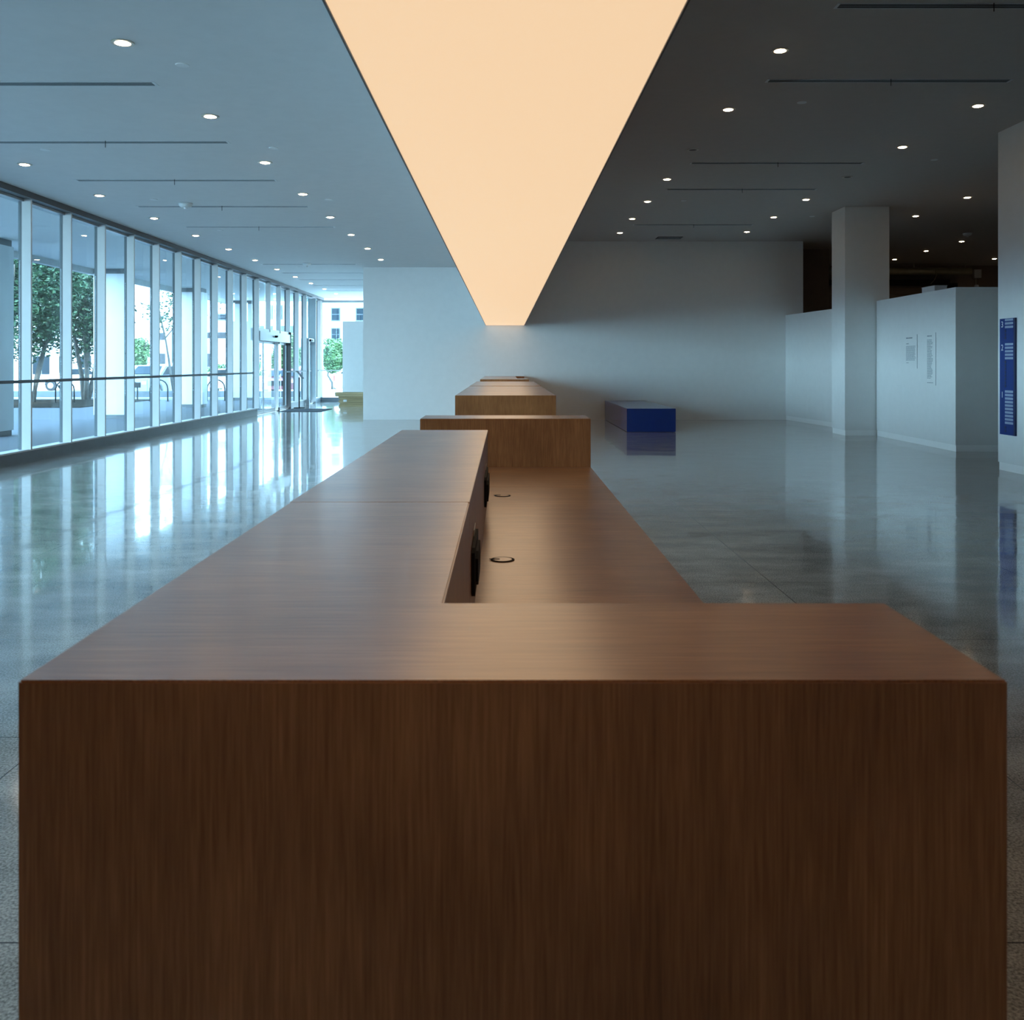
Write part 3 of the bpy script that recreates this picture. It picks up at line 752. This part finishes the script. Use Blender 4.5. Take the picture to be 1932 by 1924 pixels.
def car(x, y, rot, paint, lab, kind='suv', group='parked cars on the street'):
    o = empty('car', (0, 0, 0), lab, 'car', group)
    L_, Wd = (4.6, 1.85)
    if kind == 'suv': prof = [(-2.3, .35), (-2.3, .95), (-2.15, 1.05), (-1.25, 1.15), (-.75, 1.62), (1.6, 1.68), (2.2, 1.1), (2.3, .95), (2.3, .35)]
    else: prof = [(-2.3, .35), (-2.3, .8), (-2.1, .9), (-1.1, .98), (-.4, 1.42), (.9, 1.44), (1.6, 1.02), (2.25, .95), (2.3, .35)]
    arch = []
    for cx in (1.45, -1.45):
        arch += [(cx + .40 * math.cos(a), .35 + .40 * math.sin(a)) for a in [PI * j / 6 for j in range(7)]]
    pr = prof + arch
    z_off = -.08
    mb = MB().prism_axis([(p[0], p[1]) for p in pr], -Wd / 2, Wd / 2, 'y')
    b = mb.build('car_body', paint, o, bevel=.03)
    g = MB()
    if kind == 'suv': gp = [(-1.1, 1.16), (-.70, 1.56), (1.45, 1.60), (1.95, 1.16)]
    else: gp = [(-.95, 1.0), (-.38, 1.36), (.85, 1.38), (1.4, 1.04)]
    for s in (-1, 1): g.prism_axis(gp, s * Wd / 2, s * (Wd / 2 + .015), 'y')
    g.build('side_window', M['bglass'], o)
    ws = MB()
    a_, b_ = (prof[3], prof[4]); 
    ws.add([(a_[0] - .02, -.75, a_[1] + .05), (a_[0] - .02, .75, a_[1] + .05), (b_[0] - .05, .68, b_[1] - .04), (b_[0] - .05, -.68, b_[1] - .04),
            (a_[0] + .02, -.75, a_[1] + .03), (a_[0] + .02, .75, a_[1] + .03), (b_[0], .68, b_[1] - .06), (b_[0], -.68, b_[1] - .06)], [(0, 1, 2, 3), (4, 5, 6, 7), (0, 1, 5, 4), (1, 2, 6, 5), (2, 3, 7, 6), (3, 0, 4, 7)])
    ws.build('windscreen', M['bglass'], o)
    for cx in (1.45, -1.45):
        for s in (-1, 1):
            wh = MB().tube([(cx, s * .70, .33), (cx, s * .93, .33)], .33, 18).build('wheel', M['tyre'], o)
            MB().tube([(cx, s * .931, .33), (cx, s * .945, .33)], .19, 12).build('hub_cap', M['alu_d'], wh)
    B(-2.33, -2.29, -.55, .55, .55, .80).build('grille', M['black'], o)
    for s in (-1, 1):
        B(-2.32, -2.27, s * .62 - .0, s * .62 + s * .25, .70, .86).build('headlight', M['plate'], o)
        B(2.27, 2.33, s * .70, s * .70 + s * .2, .75, 1.05).build('tail_light', M['taill'], o)
    o.location = (x, y, -.08); o.rotation_euler = (0, 0, rot)
    return o
car(-17.4, 47.6, math.radians(75), M['cars'], 'silver car parked behind the gap of the second and third marble columns')
car(-15.6, 52.5, math.radians(8), M['carw'], 'white car seen right of the third marble column', 'sedan')
car(-12.0, 51.5, math.radians(95), M['carr'], 'maroon car seen through the glazing behind the sign stand', 'sedan')
car(-7.0, 52.5, math.radians(175), M['carw'], 'white car seen through the end window beside the far partition')
car(-27.0, 60.0, math.radians(0), M['carw'], 'white car parked before the garage building behind the trees', 'sedan')
car(-20.6, 55.0, math.radians(4), M['carw'], 'white car seen left of the silver car across the street', 'sedan')

def lamp_post(x, y, h, lab):
    o = empty('street_lamp', (x, y, -.08), lab, 'street lamp', 'street lamps')
    MB().tube([(x, y, -.08), (x, y, h)], [.09, .06], 10).build('pole', M['alu_d'], o)
    MB().tube([(x, y, h - .05), (x - .7, y, h + .02)], .035, 8).build('arm', M['alu_d'], o)
    B(x - 1.05, x - .45, y - .15, y + .15, h - .02, h + .12).build('lamp_head', M['alu_d'], o, bevel=.02)
    MB().tube([(x, y, -.08), (x, y, .25)], .14, 10).build('base', M['plinth'], o)
lamp_post(-21.0, 60, 4.5, 'grey street lamp left of the third marble column')
lamp_post(-16.6, 62, 5.9, 'grey street lamp right of the third marble column')
so = empty('road_sign', (-17.5, 60.5, -.08), 'small orange road sign across the street', 'road sign')
MB().tube([(-17.5, 60.5, -.08), (-17.5, 60.5, 2.2)], .03, 6).build('pole', M['alu_d'], so)
B(-17.75, -17.25, 60.45, 60.47, 1.35, 2.25).build('sign_face', M['orange'], so)

def building(x0, x1, y, h, lab, wins, depth=12, base=-.08):
    o = empty('building', ((x0 + x1) / 2, y, base), lab, 'building', 'white buildings across the street')
    B(x0, x1, y, y + depth, base, h).build('facade', M['bldg'], o)
    B(x0 - .2, x1 + .2, y - .25, y + depth + .2, h, h + .5).build('roof_edge', M['bframe'], o)
    for (a, b, z0, z1, kind) in wins:
        if kind == 'window':
            f = B(a - .12, b + .12, y - .08, y - .001, z0 - .12, z1 + .12).build('window', M['bframe'], o)
            B(a, b, y - .10, y - .081, z0, (z0 + z1) / 2 - .04).box(a, b, y - .10, y - .081, (z0 + z1) / 2 + .04, z1).build('pane', M['bglass'], f)
        elif kind == 'opening': B(a, b, y - .03, y - .001, z0, z1).build('garage_opening', M['bglass'], o)
        elif kind == 'screen': B(a, b, y - .12, y - .001, z0, z1).build('perforated_screen', M['pattern'], o)
        elif kind == 'band': B(a, b, y - .5, y - .001, z0, z1).build('canopy_band', M['bframe'], o)
        elif kind == 'pier': B(a, b, y - .4, y - .031, z0, z1).build('pier', M['kerbw'], o)
def at(px, py, y): return ((px - 952.5) * y / 1780, EYE + (686 - py) * y / 1780)
wins = []
xa, z_ = at(62, 712, 70)[0], 0
for px0, px1 in ((-20, 8), (62, 78), (79, 98), (112, 135), (150, 172)):
    wins.append((at(px0, 0, 70)[0], at(px1, 0, 70)[0], at(0, 706, 70)[1], at(0, 672, 70)[1], 'opening'))
wins.append((at(98.5, 0, 70)[0], at(111, 0, 70)[0], 0, at(0, 655, 70)[1], 'pier'))
for j in range(4): wins.append((at(-60 + 60 * j, 0, 70)[0], at(-60 + 60 * j + 34, 0, 70)[0], 7.0, 9.0, 'opening'))
building(-46, -30.5, 70, 11, 'white garage building with dark openings behind the leafy trees', wins)
y = 90; wins = []
for a, b, c_, d_ in ((270, 312, 641, 628), (283, 312, 694, 667), (392, 429, 638, 627), (385, 404, 692, 667)):
    wins.append((at(a, 0, y)[0], at(b, 0, y)[0], at(0, c_, y)[1], at(0, d_, y)[1], 'screen'))
for a, b, c_, d_ in ((327, 332, 682, 622), (412, 428, 602, 594), (444, 450, 600, 570), (455, 462, 600, 570)):
    wins.append((at(a, 0, y)[0], at(b, 0, y)[0], at(0, c_, y)[1], at(0, d_, y)[1], 'window'))
building(-37, -24.2, y, 9.5, 'white building with patterned screens seen between the second and fourth marble columns', wins)
y = 80; wins = []
for j in range(4): wins.append((at(490, 0, y)[0], at(508 + (3 if j == 0 else 0), 0, y)[0], at(0, 673 + j * 6.5, y)[1], at(0, 668.5 + j * 6.5, y)[1], 'opening'))
wins.append((at(484, 0, y)[0], at(560, 0, y)[0], at(0, 628, y)[1], at(0, 615, y)[1], 'band'))
for a in (505, 516, 527, 540): wins.append((at(a, 0, y)[0], at(a + 4, 0, y)[0], at(0, 600, y)[1], at(0, 578, y)[1], 'window'))
building(-21.5, -17.2, y, 9.5, 'white building with dark louvred bands seen through the sliding door', wins)
y = 110; wins = []
for px0 in (580, 626.5, 673, 719):
    for (t0, t1) in ((582, 604), (620, 642), (544, 566), (658, 680)):
        wins.append((at(px0, 0, y)[0], at(px0 + 14, 0, y)[0], at(0, t1, y)[1], at(0, t0, y)[1], 'window'))
building(-25, -8, y, 14.5, 'white building with sash windows seen through the end window', wins)
